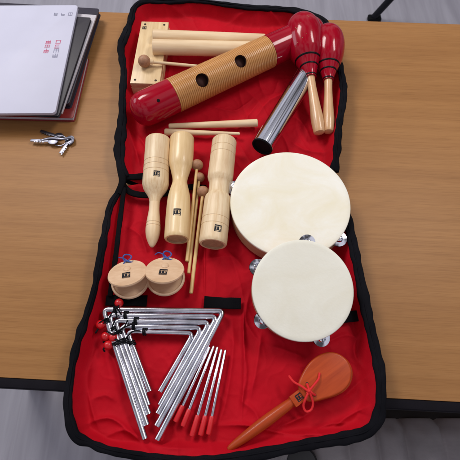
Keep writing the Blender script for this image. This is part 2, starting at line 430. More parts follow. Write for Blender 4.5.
# upper half
fold([(128, 128), (134, 145), (140, 165)], .006, .006); fold([(136, 132), (146, 148), (148, 168)], .004, .005)
fold([(255, 118), (270, 100), (292, 88)], .004, .007); fold([(235, 140), (245, 120), (262, 98)], .003, .006)
fold([(290, 140), (305, 150), (330, 152)], .004, .007); fold([(205, 103), (235, 110), (255, 96)], .0035, .005)
fold([(225, 22), (260, 18), (290, 28)], .003, .006); fold([(140, 14), (165, 12), (200, 20)], .003, .006)
fold([(132, 98), (140, 94), (165, 100)], .004, .006); fold([(280, 110), (300, 120), (312, 140)], .003, .006)
# lower half
fold([(243, 306), (244, 340), (246, 380), (238, 415)], .0055, .0045); fold([(232, 320), (233, 350), (226, 400), (216, 430)], .004, .006)
fold([(262, 330), (256, 370), (250, 400)], .0045, .007); fold([(270, 345), (290, 352), (306, 358)], .004, .006)
fold([(212, 426), (245, 425), (290, 434), (345, 432)], .006, .005); fold([(330, 430), (345, 418), (368, 405)], .005, .006)
fold([(300, 436), (330, 424), (352, 424)], .004, .005); fold([(340, 400), (356, 385), (370, 372)], .004, .007)
fold([(95, 350), (88, 380), (92, 410), (100, 432)], .005, .006); fold([(98, 345), (115, 362), (122, 400)], .004, .008)
fold([(84, 425), (110, 418), (135, 436), (150, 450)], .006, .005); fold([(100, 440), (125, 430), (160, 446), (205, 448)], .005, .005)
fold([(90, 400), (105, 395), (116, 402)], .0035, .006); fold([(103, 240), (99, 270), (93, 300)], .004, .004)
fold([(204, 240), (204.5, 268), (204, 298)], .0035, .0018); fold([(243, 300), (243.5, 335), (244, 375), (241, 425)], .004, .0018); fold([(196, 262), (230, 256), (245, 270)], .0025, .007)
fold([(124, 225), (140, 235), (148, 258)], .003, .006); fold([(360, 330), (354, 350), (365, 372)], .004, .006)
fold([(322, 345), (345, 335), (360, 340)], .003, .005); fold([(250, 290), (246, 320), (262, 345)], .004, .006)
fold([(165, 345), (172, 360), (160, 380)], .002, .006); fold([(363, 308), (364, 325), (362, 345)], .003, .002); fold([(240, 400), (255, 412), (262, 430)], .004, .006)
fold([(275, 428), (300, 418), (316, 408)], .004, .005)

def wrinkle(x, y, amp=1.0):
    p = Vector((x, y, 0)); q = Vector((x, y)); h = 0
    w = noise.noise_vector(p * 5) * 0.02
    h += 0.0036 * noise.noise((p + w) * 13)
    q_ = p + w * .7; r = 1 - abs(noise.noise(Vector((q_.x * 22 + q_.y * 5 + 3, q_.y * 9 + 1, 7)))) * 2.6; m_ = max(0, .5 + 1.2 * noise.noise(p * 7 + Vector((9, 9, 2)))); h += 0.0034 * m_ * max(r, 0) ** 3
    r = 1 - abs(noise.noise((p + w) * 40 + Vector((13, 1, 2)))) * 2.6; h += 0.0006 * max(r, 0) ** 3
    h += 0.0004 * noise.noise(p * 120)
    best = 0
    for pts, H, wd, x0, x1, y0, y1 in FOLDS:
        if x < x0 or x > x1 or y < y0 or y > y1: continue
        dm = 9; tt = 0
        for i in range(len(pts) - 1):
            d, t = seg_dist(q, pts[i], pts[i + 1])
            if d < dm: dm = d; tt = (i + t) / (len(pts) - 1)
        env = min(1, 4 * tt + 0.1) * min(1, 4 * (1 - tt) + 0.1)
        h += H * env * (0.75 * math.exp(-dm / wd * 1.5) + 0.45 / (1 + (dm / wd) ** 2) ** 2)
    return h * amp

def coons(bt, tp, lf, rt, nu, nv):
    """bt/tp run left to right, lf/rt run bottom to top"""
    B = catmull(bt, nu + 1); T = catmull(tp, nu + 1); L_ = catmull(lf, nv + 1); R_ = catmull(rt, nv + 1)
    g = []
    for j in range(nv + 1):
        v = j / nv; row = []
        for i in range(nu + 1):
            u = i / nu
            p = (1 - v) * B[i] + v * T[i] + (1 - u) * L_[j] + u * R_[j] - ((1 - u) * (1 - v) * B[0] + u * (1 - v) * B[-1] + (1 - u) * v * T[0] + u * v * T[-1])
            row.append(p)
        g.append(row)
    return g, B + T + L_ + R_

def lining(name, bt, tp, lf, rt, nu, nv, wall=0.026):
    g, bd = coons(bt, tp, lf, rt, nu, nv)
    kd = kdtree.KDTree(len(bd))
    for i, p in enumerate(bd): kd.insert((p.x, p.y, 0), i)
    kd.balance()
    bm = bmesh.new(); vs = []
    for row in g:
        r = []
        for p in row:
            co, i, d = kd.find((p.x, p.y, 0)); zr = bd[i].z
            wl = wall * (0.8 + 0.5 * noise.noise(Vector((co.x * 9, co.y * 9, 4)))); 
            t = max(0, 1 - d / wl); t = t * t * (3 - 2 * t)
            fade = min(1, d / 0.006)
            z = ZF - 0.005 + (zr - ZF + 0.004) * t + wrinkle(p.x, p.y) * fade * (1 + 0.5 * t)
            if t > 0: z += 0.003 * t * fade * noise.noise(Vector((co.x * 45, co.y * 45, d * 30)))
            r.append(bm.verts.new((p.x, p.y, max(z, 0.005))))
        vs.append(r)
    for j in range(nv):
        for i in range(nu): bm.faces.new((vs[j][i], vs[j][i + 1], vs[j + 1][i + 1], vs[j + 1][i]))
    o = obj(name, bm, M['lining'], bag, sharp=180)
    return bd, g

bdU, gU = lining('upper_lining', P3(UB), P3(UT), P3(UL), P3(UR), 300, 300)
bdL, gL = lining('lower_lining', P3(LB), P3(LT), P3(LL), P3(LR), 340, 320)

def base_panel(name, g):
    bm = bmesh.new(); st_ = 10; rows = g[::st_]; vs = [[bm.verts.new((p.x, p.y, 0.0025)) for p in r[::st_]] for r in rows]
    for j in range(len(vs) - 1):
        for i in range(len(vs[0]) - 1): bm.faces.new((vs[j][i], vs[j][i + 1], vs[j + 1][i + 1], vs[j + 1][i]))
    obj(name, bm, M['binding'], bag)
base_panel('base_panel', gU); base_panel('base_panel', gL)

def loop_pts(lf, tp, rt, bt=None):
    """from the foot of the left side round over the top to the foot of the right side"""
    return P3(lf) + P3(tp)[1:] + P3(rt)[::-1][1:]
rimU = catmull(loop_pts(UL, UT, UR), 420)
rimL = catmull(P3(LL)[::-1] + P3(LB)[1:] + P3(LR)[1:], 520)
def side_wall(name, rim):
    bm = bmesh.new(); prev = None
    for i, p in enumerate(rim):
        a, b = rim[max(i - 1, 0)], rim[min(i + 1, len(rim) - 1)]; t = (b - a).normalized(); s = Vector((t.y, -t.x, 0)).normalized()
        col = [bm.verts.new(p + s * (0.002 * math.sin(k * 1.3 + i * .05)) + Vector((0, 0, -(p.z - 0.002) * k / 5))) for k in range(6)]
        if prev:
            for k in range(5): bm.faces.new((prev[k], prev[k + 1], col[k + 1], col[k]))
        prev = col
    o = obj(name, bm, M['binding'], bag, sharp=180)
side_wall('side_wall', rimU); side_wall('side_wall', rimL)
def rimw(lo, hi, f): return lambda q: lo + (hi - lo) * (0.5 + 0.5 * noise.noise(Vector((q * f, 1, 2))))
bm = sweep(bmesh.new(), [p + Vector((0, 0, 0.001)) for p in rimU], (lambda q: .0070 + .0010 * noise.noise(Vector((q * 16, 1, 2))) + .0040 * math.exp(-((q - .06) / .035) ** 2) + .0022 * math.exp(-((q - .26) / .03) ** 2)), 0.0040, segs=14, jit=0.36, power=.8); obj('zip_binding', bm, M['binding'], bag, sharp=180)
bm = sweep(bmesh.new(), [p + Vector((0, 0, 0.001)) for p in rimL], lambda q: (.0060 + .0020 * min(1, max(0, q - .48) * 8) * (1 if q > .45 else 0)) + .0012 * noise.noise(Vector((q * 20, 1, 2))), 0.0042, segs=14, jit=0.36, power=.8); obj('zip_binding', bm, M['binding'], bag, sharp=180)
# zip teeth line: a thin raised cord along the inside of the binding
for rim in (rimU, rimL):
    pts = []
    for i, p in enumerate(rim):
        a, b = rim[max(i - 1, 0)], rim[min(i + 1, len(rim) - 1)]; t = (b - a).normalized(); s = Vector((t.y, -t.x, 0)).normalized()
        pts.append(p + s * (0.0015 if rim is rimU else -0.0015) + Vector((0, 0, 0.0050)))
    bm = sweep(bmesh.new(), pts, 0.0012, 0.0009, segs=6, jit=0.3); obj('zip_coil', bm, M['binding'], bag, sharp=180)

def Zs(x, y, dz=0.0): return ZF + dz
def strap(name, pts, w, h=0.0014, z=None, n=40, m='webbing'):
    if len(pts[0]) == 3: c = catmull([P(*p) for p in pts], n)
    else: c = catmull([P(x, y, ZF + 0.004 if z is None else z) for x, y in pts], n)
    bm = sweep(bmesh.new(), c, w, h, segs=12, power=.45, jit=0.12); return obj(name, bm, M[m], bag, sharp=60)
# hinge bands
strap('hinge_band', [(120, 176, .024), (128, 177, .022), (140, 176.5, .020), (152, 174.5, .019), (166, 172, .012)], 0.0060, 0.0022)
strap('hinge_band', [(122, 184, .026), (130, 192, .024), (142, 195, .021), (158, 195, .019), (175, 191, .019), (190, 187, .018), (206, 188, .012)], 0.0055, 0.0022)
strap('hinge_band', [(333, 176, .026), (338, 190, .030), (342, 206, .030)], 0.0055, 0.003)
strap('hinge_band', [(121, 172, .026), (122.5, 182, .030), (118, 194, .030)], 0.0060, 0.004)
# seam piping inside the left wall of the lower half
strap('seam_piping', [(124, 188, .030), (122, 205, .029), (119, 228, .028), (116.5, 250, .027), (113.5, 272, .025), (110, 296, .020)], 0.0040, 0.0024, n=70)
# hook and loop patches
strap('velcro_patch', [(106, 300.5, .0165), (126, 300.5, .0165), (147, 301, .0165)], 0.0088, 0.0012)
strap('velcro_patch', [(204, 302, .0165), (222, 303, .0165), (241, 303.5, .0165)], 0.0092, 0.0012)
strap('velcro_patch', [(338, 318, .0170), (350, 316.5, .0175), (362, 315.5, .0185)], 0.0088, 0.0012)
# red flap seams beside the patches

# ------------------------------------------------------------------ round wooden pieces
def turned(name, label, cat, A, B, prof, m, group=None, segs=56):
    """A, B world ends; prof (t along, r in metres)"""
    L_ = (B - A).length; t = thing(name, label, cat, frame(A, B), group)
    return t, L_

def smoothprof(keys, n=60, grooves=(), gd=0.0006, gw=0.0009):
    """keys (x, r): smooth interpolation; grooves cut at x"""
    out = []
    k = [(Vector((a, r, 0))) for a, r in keys]
    c = catmull(k, n)
    xs = sorted([(p.x, p.y) for p in c])
    res = [q for q in xs if all(abs(q[0] - g) > gw for g in grooves)]
    def rad(x):
        for i in range(len(xs) - 1):
            if xs[i][0] <= x <= xs[i + 1][0]: 
                f = (x - xs[i][0]) / max(xs[i + 1][0] - xs[i][0], 1e-9); return xs[i][1] + f * (xs[i + 1][1] - xs[i][1])
        return xs[-1][1]
    for g in grooves:
        r = rad(g); res += [(g - gw, r), (g - gw * .3, r - gd), (g + gw * .3, r - gd), (g + gw, r)]
    return sorted(res)

# a. handled clapper, leftmost
r = 12.6 * mpp(158, 165, .03); zc = ZF + .003 + r
A = P(158.2, 139.5, zc + .001); B = P(152, 247, ZF + .009)
L_ = (B - A).length
t = thing('wood_clapper', 'pale wooden tone block with turned handle, leftmost of the three upright blocks', 'tone block', frame(A, B))
s = L_ / 108
body = [(0, r * .93), (1.2 * s, r)] + smoothprof([(3 * s, r), (20 * s, r * 1.0), (48 * s, r * 1.02)], 24, [26 * s, 31 * s, 36.5 * s])
bend = [(49.5 * s, r * .985), (52 * s, r * .93), (55 * s, r * .80), (58.5 * s, r * .60), (62 * s, r * .44), (66 * s, r * .385)]
bm = lathe(bmesh.new(), [(.010, 0), (.010, r * .74), (0.0008, r * .80), (0, r * .86)] + body + bend, 64); obj('resonator', bm, M['maple'], t)
hk = smoothprof([(66 * s, r * .385), (74 * s, r * .40), (84 * s, r * .50), (92 * s, r * .55), (99 * s, r * .47), (105 * s, r * .28), (108 * s, r * .12)], 40, [86 * s, 89 * s])
bm = lathe(bmesh.new(), hk + [(108.6 * s, 0)], 48); obj('handle', bm, M['maple2'], t)
obj('emblem', mark_curved(42.5 * s, 0.22, 5.6 * s, r * 1.022), M['ink'], t)

# b. waisted block
r = 12.0 * mpp(180, 150, .03); zc = ZF + .003 + r * .95
A = P(182.2, 138, zc); B = P(176.8, 239.5, zc); L_ = (B - A).length; s = L_ / 101
t = thing('wood_tone_block', 'smooth pale tone block with narrow waist, between the handled block and the mallets', 'tone block', frame(A, B))
pr = [(.012, 0), (.012, r * .75), (.0006, r * .78), (0, r * .84), (0, r * .94), (1.0 * s, r)] + smoothprof([(3 * s, r), (26 * s, r * .97), (36 * s, r * .76), (46 * s, r * .58), (55 * s, r * .74), (64 * s, r * .88), (80 * s, r * .93), (98 * s, r * .94)], 60) + \
     [(100 * s, r * .93), (L_, r * .88)]
bm = lathe(bmesh.new(), pr + [(L_, r * .74)], 64); obj('body', bm, M['warmwood'], t)
bm = lathe(bmesh.new(), [(L_ - .0002, r * .745), (L_ - .0022, r * .72), (L_ - .0022, 0)], 48); obj('end_disc', bm, M['endshade'], t)
obj('emblem', mark_curved(81 * s, 0.05, 6.2 * s, r * .935), M['ink'], t)

# c. two section block, right
r = 12.2 * mpp(224, 150, .03); zc = ZF + .003 + r
A = P(224.5, 141, zc); B = P(212.8, 244.5, zc); L_ = (B - A).length; s = L_ / 104
t = thing('double_tone_block', 'pale two section tone block with ringed neck, rightmost beside the large tambourine', 'tone block', frame(A, B))
pr = [(.012, 0), (.012, r * .75), (.0006, r * .8), (0, r * .86), (0, r * .94), (1.2 * s, r)] + smoothprof([(3 * s, r), (12 * s, r), (40 * s, r)], 30, [10 * s, 17 * s]) + \
     [(41.5 * s, r * .97), (43.5 * s, r * .90), (45.2 * s, r * .84), (46 * s, r * .80), (50 * s, r * .79), (56 * s, r * .79), (57.5 * s, r * .82), (59.5 * s, r * .95), (61 * s, r * 1.0)] + \
     smoothprof([(62 * s, r * 1.02), (80 * s, r * 1.03), (101 * s, r * 1.03)], 30, [82 * s, 88.5 * s]) + [(103 * s, r * 1.01), (L_, r * .95)]
bm = lathe(bmesh.new(), pr + [(L_, r * .80)], 64); obj('body', bm, M['maple'], t)
bm = lathe(bmesh.new(), [(L_ - .0002, r * .805), (L_ - .0022, r * .78), (L_ - .0022, 0)], 48); obj('end_disc', bm, M['endshade'], t)
obj('emblem', mark_curved(94 * s, 0.32, 6.0 * s, r * 1.03), M['ink'], t)

# d. mallets
def mallet(label, ball, end, rb, rs, zb, ze, mstick='yellowwood'):
    A = P(*ball, zb); B = P(*end, ze); L_ = (B - A).length
    t = thing('mallet', label, 'mallet', frame(A, B), 'small ball headed wooden mallets')
    bm = bmesh.new(); bmesh.ops.create_uvsphere(bm, u_segments=32, v_segments=20, radius=rb)
    bmesh.ops.scale(bm, vec=(.94, 1, 1), verts=bm.verts); obj('head', bm, M['balltan'], t)
    bm = lathe(bmesh.new(), [(rb * .7, rs * .9), (L_ * .5, rs), (L_ - .0008, rs * 1.02), (L_, rs * .7), (L_, 0)], 20); obj('stick', bm, M[mstick], t)
q = mpp(198, 200, .03)
mallet('ball headed mallet between the blocks, its tan ball highest of the three', (197.2, 165), (187, 261.5), 6.2 * q, 1.75 * q, .030, .022)
mallet('ball headed mallet lying between two others, its ball half covered', (199.3, 177.5), (188.8, 273.5), 5.6 * q, 1.6 * q, .022, .019)
mallet('ball headed mallet reaching furthest down, its ball touching the two section block', (203, 191.8), (191, 293.5), 6.3 * q, 1.75 * q, .028, .021)

# ------------------------------------------------------------------ castanets
def shell(bm, R_, dome, lip, flip=1):
    prof = [(0.0, 0)]
    pr = [(dome, 0), (dome * .98, R_ * .30), (dome * .86, R_ * .62), (dome * .62, R_ * .86), (lip * 1.0, R_ * .975), (lip * .55, R_), (0.0006, R_ * .975), (0, R_ * .90), (dome * .35, R_ * .83), (dome * .66, R_ * .5), (dome * .70, 0)]
    pr = [(a * flip, r_) for a, r_ in pr]
    return lathe(bm, pr, 64, 'Z')
def castanets(label, cx, cy, rz, Rp):
    c = P(cx, cy, ZF + .024); R_ = Rp * mpp(cx, cy, ZF + .02)
    up = Matrix.Rotation(rz, 3, 'Z') @ Vector((0, 1, 0))
    base = Vector((c.x, c.y, 0)) - up * .003
    t = thing('castanets', label, 'castanets', Matrix.Translation((base.x, base.y, ZF + .0035)) @ Matrix.Rotation(rz, 4, 'Z'), 'pairs of round wooden castanets')
    lo = Matrix.Translation((0, R_ * .80, .0095)) @ Matrix.Rotation(R(-7), 4, 'X') @ Matrix.Translation((0, -R_ * .86, 0))
    bm = shell(bmesh.new(), R_, .0100, .0052, -1); bmesh.ops.transform(bm, matrix=lo, verts=bm.verts)
    obj('lower_shell', bm, M['castwood'], t)
    a = R(-30); hinge = Vector((0, R_ * .82, .0135))
    hi = Matrix.Translation(hinge) @ Matrix.Rotation(a, 4, 'X') @ Matrix.Translation((0, -R_ * .82, .0))
    bm = shell(bmesh.new(), R_ * 1.0, .0068, .0046, 1); bmesh.ops.transform(bm, matrix=hi, verts=bm.verts)
    us = obj('upper_shell', bm, M['castwood'], t)
    bm = lathe(bmesh.new(), [(0, 0.006), (.0012, .0058), (.0022, .0045), (.0027, .0022), (.0028, 0)], 28, 'Z', (0, R_ * .22, .0062)); bmesh.ops.transform(bm, matrix=hi, verts=bm.verts)
    obj('knob', bm, M['castwood'], us)
    e = mark_flat(R_ * .40, .00715, R_ * -.02, -R_ * .28, 0); bmesh.ops.transform(e, matrix=hi, verts=e.verts); obj('emblem', e, M['ink'], us)
    # cord: a loop through the hinge
    hw = hinge
    pts = [hw + Vector((math.sin(k / 20 * 2 * PI) * .0065, .004 + (1 - math.cos(k / 20 * 2 * PI)) * .0055, .006 + .002 * math.sin(k / 10 * 2 * PI))) for k in range(20)]
    bm = sweep(bmesh.new(), pts, .0011, .0011, closed=True, segs=8)
    sweep(bm, catmull([hw + Vector(v) for v in ((-.007, .001, .004), (-.002, .004, .007), (.003, .002, .006), (.008, .001, .003))], 20), .0012, .0012, segs=8)
    sweep(bm, catmull([hw + Vector(v) for v in ((0, .004, .006), (-.006, .010, .004), (-.016, .016, -.004), (-.022, .014, -.008))], 20), .0009, .0009, segs=8)
    obj('elastic_cord', bm, M['cordblue'], t)
castanets('left pair of round wooden castanets held open, tied with blue cord, at the rim', 128.6, 276, R(10), 19.3)
castanets('right pair of round wooden castanets with a blue cord loop, below the tone blocks', 165.2, 273, R(-2), 19.3)

# ------------------------------------------------------------------ wood block, claves, mallet
zt = .042
q4 = [P(142.5, 21, zt), P(167.8, 22.5, zt), P(160.3, 85, zt), P(129.3, 82, zt)]
cen = sum(q4, Vector()) / 4
ax = ((q4[0] + q4[1]) / 2 - (q4[3] + q4[2]) / 2); LX = ax.length; WY = ((q4[1] - q4[0]).length + (q4[2] - q4[3]).length) / 2
HB = .032
t = thing('wood_block', 'rectangular wooden block with four screws in the top left of the bag', 'wood block', frame(Vector((cen.x, cen.y, zt - HB)), Vector((cen.x, cen.y, zt - HB)) + ax))
bm = bmesh.new(); ch = .0055  # two stacked slabs leave the sound slot open
box(bm, LX, WY, .008, (0, 0, HB - .004), .0008); box(bm, LX, WY, HB - .008 - ch, (0, 0, (HB - .008 - ch) / 2), .0012)
box(bm, .018, WY - .002, ch + .001, (LX / 2 - .0095, 0, HB - .008 - ch / 2)); box(bm, .018, WY - .002, ch + .001, (-LX / 2 + .0095, 0, HB - .008 - ch / 2))
obj('body', bm, M['blockwood'], t)
for sx in (-1, 1):
    for sy in (-1, 1):
        bm = lathe(bmesh.new(), [(HB + .0001, .0024), (HB + .0007, .0021), (HB + .0008, .0008), (HB + .0003, 0)], 20, 'Z', (sx * (LX / 2 - .0085), sy * (WY / 2 - .0085), 0)); obj('screw', bm, M['screw'], t)
obj('emblem', mark_flat(.0085, HB + .0002, LX / 2 - .019, WY / 2 - .0085, R(-90)), M['ink'], t)

def rod(name, label, cat, a, b, za, zb, r0, r1, m, group=None, tip=None):
    A = P(*a, za); B = P(*b, zb); L_ = (B - A).length
    t = thing(name, label, cat, frame(A, B), group)
    if tip: pr = tip(L_)
    else: pr = [(0, 0), (0, r0 * .88), (.0012, r0), (L_ * .5, (r0 + r1) / 2), (L_ - .0012, r1), (L_, r1 * .88), (L_, 0)]
    obj('rod', lathe(bmesh.new(), pr, 40), m, t); return t
def rod1(name, label, cat, a, b, za, zb, pr, m, group=None):
    A = P(*a, za); B = P(*b, zb); L_ = (B - A).length
    o = obj(name, lathe(bmesh.new(), pr(L_), 40), m); o.matrix_world = frame(A, B); return tag(o, label, cat, group)
q = mpp(200, 45, .05)
def claveprof(r): return lambda L_: [(0, 0), (0, r * .86), (.0012, r * .97), (.003, r), (L_ * .5, r * 1.01), (L_ - .003, r), (L_ - .0012, r * .97), (L_, r * .86), (L_, 0)]
rod1('rhythm_stick', 'pale thick rhythm stick lying furthest back on the wood block', 'rhythm stick', (153, 36), (265, 40.5), .0500, .036, claveprof(6.3 * q), M['maple2'], 'thick rhythm sticks')
rod1('rhythm_stick', 'pale thick rhythm stick in front, its right end against the guiro', 'rhythm stick', (152.5, 47), (258, 49.5), .0520, .036, claveprof(7.4 * q), M['maple2'], 'thick rhythm sticks')
mallet2 = None
A = (144.3, 61.5)
q = mpp(150, 60, .05)
def mallet_top():
    zb = zt + 6.2 * q
    A_ = P(144.3, 61.2, zb); B_ = P(212, 67.8, .034); L_ = (B_ - A_).length
    t = thing('mallet', 'ball headed mallet resting its tan ball on the wood block', 'mallet', frame(A_, B_), 'small ball headed wooden mallets')
    bm = bmesh.new(); bmesh.ops.create_uvsphere(bm, u_segments=32, v_segments=20, radius=6.1 * q); obj('head', bm, M['balltan'], t)
    bm = lathe(bmesh.new(), [(5.5 * q, 2.4 * q), (8.5 * q, 2.3 * q), (9 * q, 1.6 * q), (L_ - .001, 1.6 * q), (L_, 1.2 * q), (L_, 0)], 20); obj('stick', bm, M['maple'], t)
mallet_top()

# drumsticks
q = mpp(215, 128, .025)
def stick_pr(r0, r1):
    return lambda L_: [(0, 0), (0.0002, r0 * .5), (.001, r0 * .85), (.003, r0), (L_ * .5, (r0 + r1) / 2), (L_ - .002, r1), (L_ - .0005, r1 * .75), (L_, 0)]
rod1('drumstick', 'pale wooden beater stick lying behind, thicker end toward the metal tube', 'drumstick', (168.5, 126.2), (258, 123), .0205, .022, stick_pr(2.6 * q, 4.0 * q), M['maple2'], 'pair of thin wooden beater sticks')
rod1('drumstick', 'pale tapered beater stick lying in front with its round butt at left', 'drumstick', (164.3, 132), (240, 133.8), .0205, .019, stick_pr(3.5 * q, 1.5 * q), M['maple2'], 'pair of thin wooden beater sticks')

# ------------------------------------------------------------------ guiro
rg = 16.8 * mpp(200, 85, .04); zg = ZF + .004 + rg
A = P(139, 111.5, zg); B = P(321, 27.5, zg + .003); L_ = (B - A).length
A2 = A - (B - A).normalized() * (0); t = thing('guiro', 'long tube scraper with ribbed wooden middle and glossy red ends', 'guiro', frame(A, B))
t1 = (P(176, 102, zg) - A).length; t2 = (P(268, 52, zg) - A).length
hemi = [(-rg * .42, 0), (-rg * .41, rg * .18), (-rg * .36, rg * .42), (-rg * .25, rg * .66), (-rg * .08, rg * .84), (rg * .14, rg * .945), (rg * .42, rg * .995)]
# red ends
bm = lathe(bmesh.new(), hemi + [(t1 * .5, rg), (t1, rg * 1.0), (t1, rg * .9)], 72); obj('red_end', bm, M['redlacquer'], t)
e2 = [(t2, rg * .88), (t2, rg * .955)] + [(L_ - (a) - rg * .42, r_ * .95) for a, r_ in hemi[::-1]]
bm = lathe(bmesh.new(), e2, 72); obj('red_end', bm, M['redlacquer'], t)
# ribbed middle
nr = 58; pr = [(t1 + .0001, rg * .9)]
for k in range(nr):
    a0 = t1 + (t2 - t1) * (k / nr); w = (t2 - t1) / nr
    rr = rg * (1.0 - .04 * k / nr)
    pr += [(a0 + w * .12, rr * .955), (a0 + w * .30, rr * .994), (a0 + w * .5, rr), (a0 + w * .72, rr * .994), (a0 + w * .92, rr * .955)]
pr.append((t2 - .0001, rg * .86))
body = obj('ribbed_body', lathe(bmesh.new(), pr, 128), M['guirowood'], t)
def hole_on(tgt, px, py, rh, root, name='sound_hole', mm='dark'):
    # disc conforming to the tube, a hair proud of the ribs, with a sunken look by a rim ring
    Minv = root.matrix_world.inverted()
    o = Minv @ CAM; d = (Minv @ P(px, py, 0)) - o
    rr = rg * 1.004
    a = d.y ** 2 + d.z ** 2; b = 2 * (o.y * d.y + o.z * d.z); c = o.y ** 2 + o.z ** 2 - rr * rr
    s_ = (-b - math.sqrt(b * b - 4 * a * c)) / (2 * a); h = o + d * s_
    return h
def cutter(h, rh, depth):
    n = Vector((0, h.y, h.z)).normalized(); bm = bmesh.new()
    x = Vector((1, 0, 0)); y = n.cross(x)
    c0 = Vector((h.x, 0, 0)) + n * (rg * 1.2); c1 = Vector((h.x, 0, 0)) + n * (rg - depth)
    r1 = [bm.verts.new(c0 + (x * math.cos(k / 32 * 2 * PI) + y * math.sin(k / 32 * 2 * PI)) * rh) for k in range(32)]
    r2 = [bm.verts.new(c1 + (x * math.cos(k / 32 * 2 * PI) + y * math.sin(k / 32 * 2 * PI)) * rh) for k in range(32)]
    for k in range(32): bm.faces.new((r1[k], r1[(k + 1) % 32], r2[(k + 1) % 32], r2[k]))
    bm.faces.new(r1[::-1]); bm.faces.new(r2); bmesh.ops.recalc_face_normals(bm, faces=bm.faces); return bm
import mathutils.bvhtree
def drill(tgt, holes):
    """cut round holes by boolean, baked into the mesh; child cup coloured dark for the shade inside"""
    for (h, rh, depth) in holes:
        me = bpy.data.meshes.new('cut'); b_ = cutter(h, rh, depth); b_.to_mesh(me); b_.free()
        co = bpy.data.objects.new('cut', me); COL.objects.link(co); co.matrix_world = t.matrix_world
        md = tgt.modifiers.new('b', 'BOOLEAN'); md.object = co; md.operation = 'DIFFERENCE'; md.solver = 'EXACT'
        bpy.context.view_layer.update()
        dg = bpy.context.evaluated_depsgraph_get(); ev = tgt.evaluated_get(dg); nm = bpy.data.meshes.new_from_object(ev)
        tgt.modifiers.remove(md); old = tgt.data
        if len(nm.polygons) > 100: tgt.data = nm
        bpy.data.objects.remove(co); bpy.data.meshes.remove(me)
        # cup
        n = Vector((0, h.y, h.z)).normalized(); x = Vector((1, 0, 0)); y = n.cross(x); bm = bmesh.new()
        c0 = Vector((h.x, 0, 0)) + n * (rg * .9); c1 = Vector((h.x, 0, 0)) + n * (rg - depth * .9)
        ring = lambda c, r_: [bm.verts.new(c + (x * math.cos(k / 32 * 2 * PI) + y * math.sin(k / 32 * 2 * PI)) * r_) for k in range(32)]
        r1, r2 = ring(c0, rh * .985), ring(c1, rh * .98)
        for k in range(32): bm.faces.new((r1[k], r2[k], r2[(k + 1) % 32], r1[(k + 1) % 32]))
        bm.faces.new(r2)
        obj('sound_hole', bm, M['dark'], tgt)
bpy.context.view_layer.update()
# close the wooden tube with inner discs so it can be cut as a solid
def cap_solid(o, x0, x1):
    b_ = bmesh.new(); b_.from_mesh(o.data)
    bmesh.ops.holes_fill(b_, edges=[e for e in b_.edges if e.is_boundary], sides=0)
    bmesh.ops.recalc_face_normals(b_, faces=b_.faces); b_.to_mesh(o.data); b_.free()
cap_solid(body, t1, t2)
qg = mpp(215, 75, .06)
drill(body, [(hole_on(body, 202.5, 79.8, 0, t), 6.6 * qg, .014), (hole_on(body, 241, 60.6, 0, t), 6.2 * qg, .014)])
h = hole_on(None, 158.4, 100.5, 0, t); n = Vector((0, h.y, h.z)).normalized()
bm = lathe(bmesh.new(), [(0, .0030), (.0004, .0028), (.0005, .0010), (.0005, 0)], 24, 'Z')
rotm = n.to_track_quat('Z', 'X').to_matrix().to_4x4(); bmesh.ops.transform(bm, matrix=Matrix.Translation(Vector((h.x, 0, 0)) + n * rg) @ rotm, verts=bm.verts)
obj('vent_hole_disc', bm, M['blackpaint'], t)  # black disc painted for the shade of a small open hole

# ------------------------------------------------------------------ chrome shaker tube
rc = 11.0 * mpp(262, 145, .03); zc = ZF + .004 + rc
A = P(262.3, 146.5, zc); B = P(311, 66, zc - .004); L_ = (B - A).length
t = thing('shaker_tube', 'polished chrome shaker tube with black end caps beside the maraca handles', 'shaker', frame(A, B))
bm = lathe(bmesh.new(), [(.0006, rc * .97), (.0012, rc), (.004, rc), (L_ - .004, rc), (L_ - .0012, rc), (L_ - .0006, rc * .97)], 96); obj('tube', bm, M['chrome'], t)
for (x0, d) in ((0, 1), (L_, -1)):
    bm = lathe(bmesh.new(), [(x0 + d * .0008, rc * .985), (x0 - d * .0015, rc * .99), (x0 - d * .0022, rc * .95), (x0 - d * .0018, rc * .86), (x0 + d * .0015, rc * .83), (x0 + d * .0015, 0)], 64); obj('end_cap', bm, M['rubber'], t)

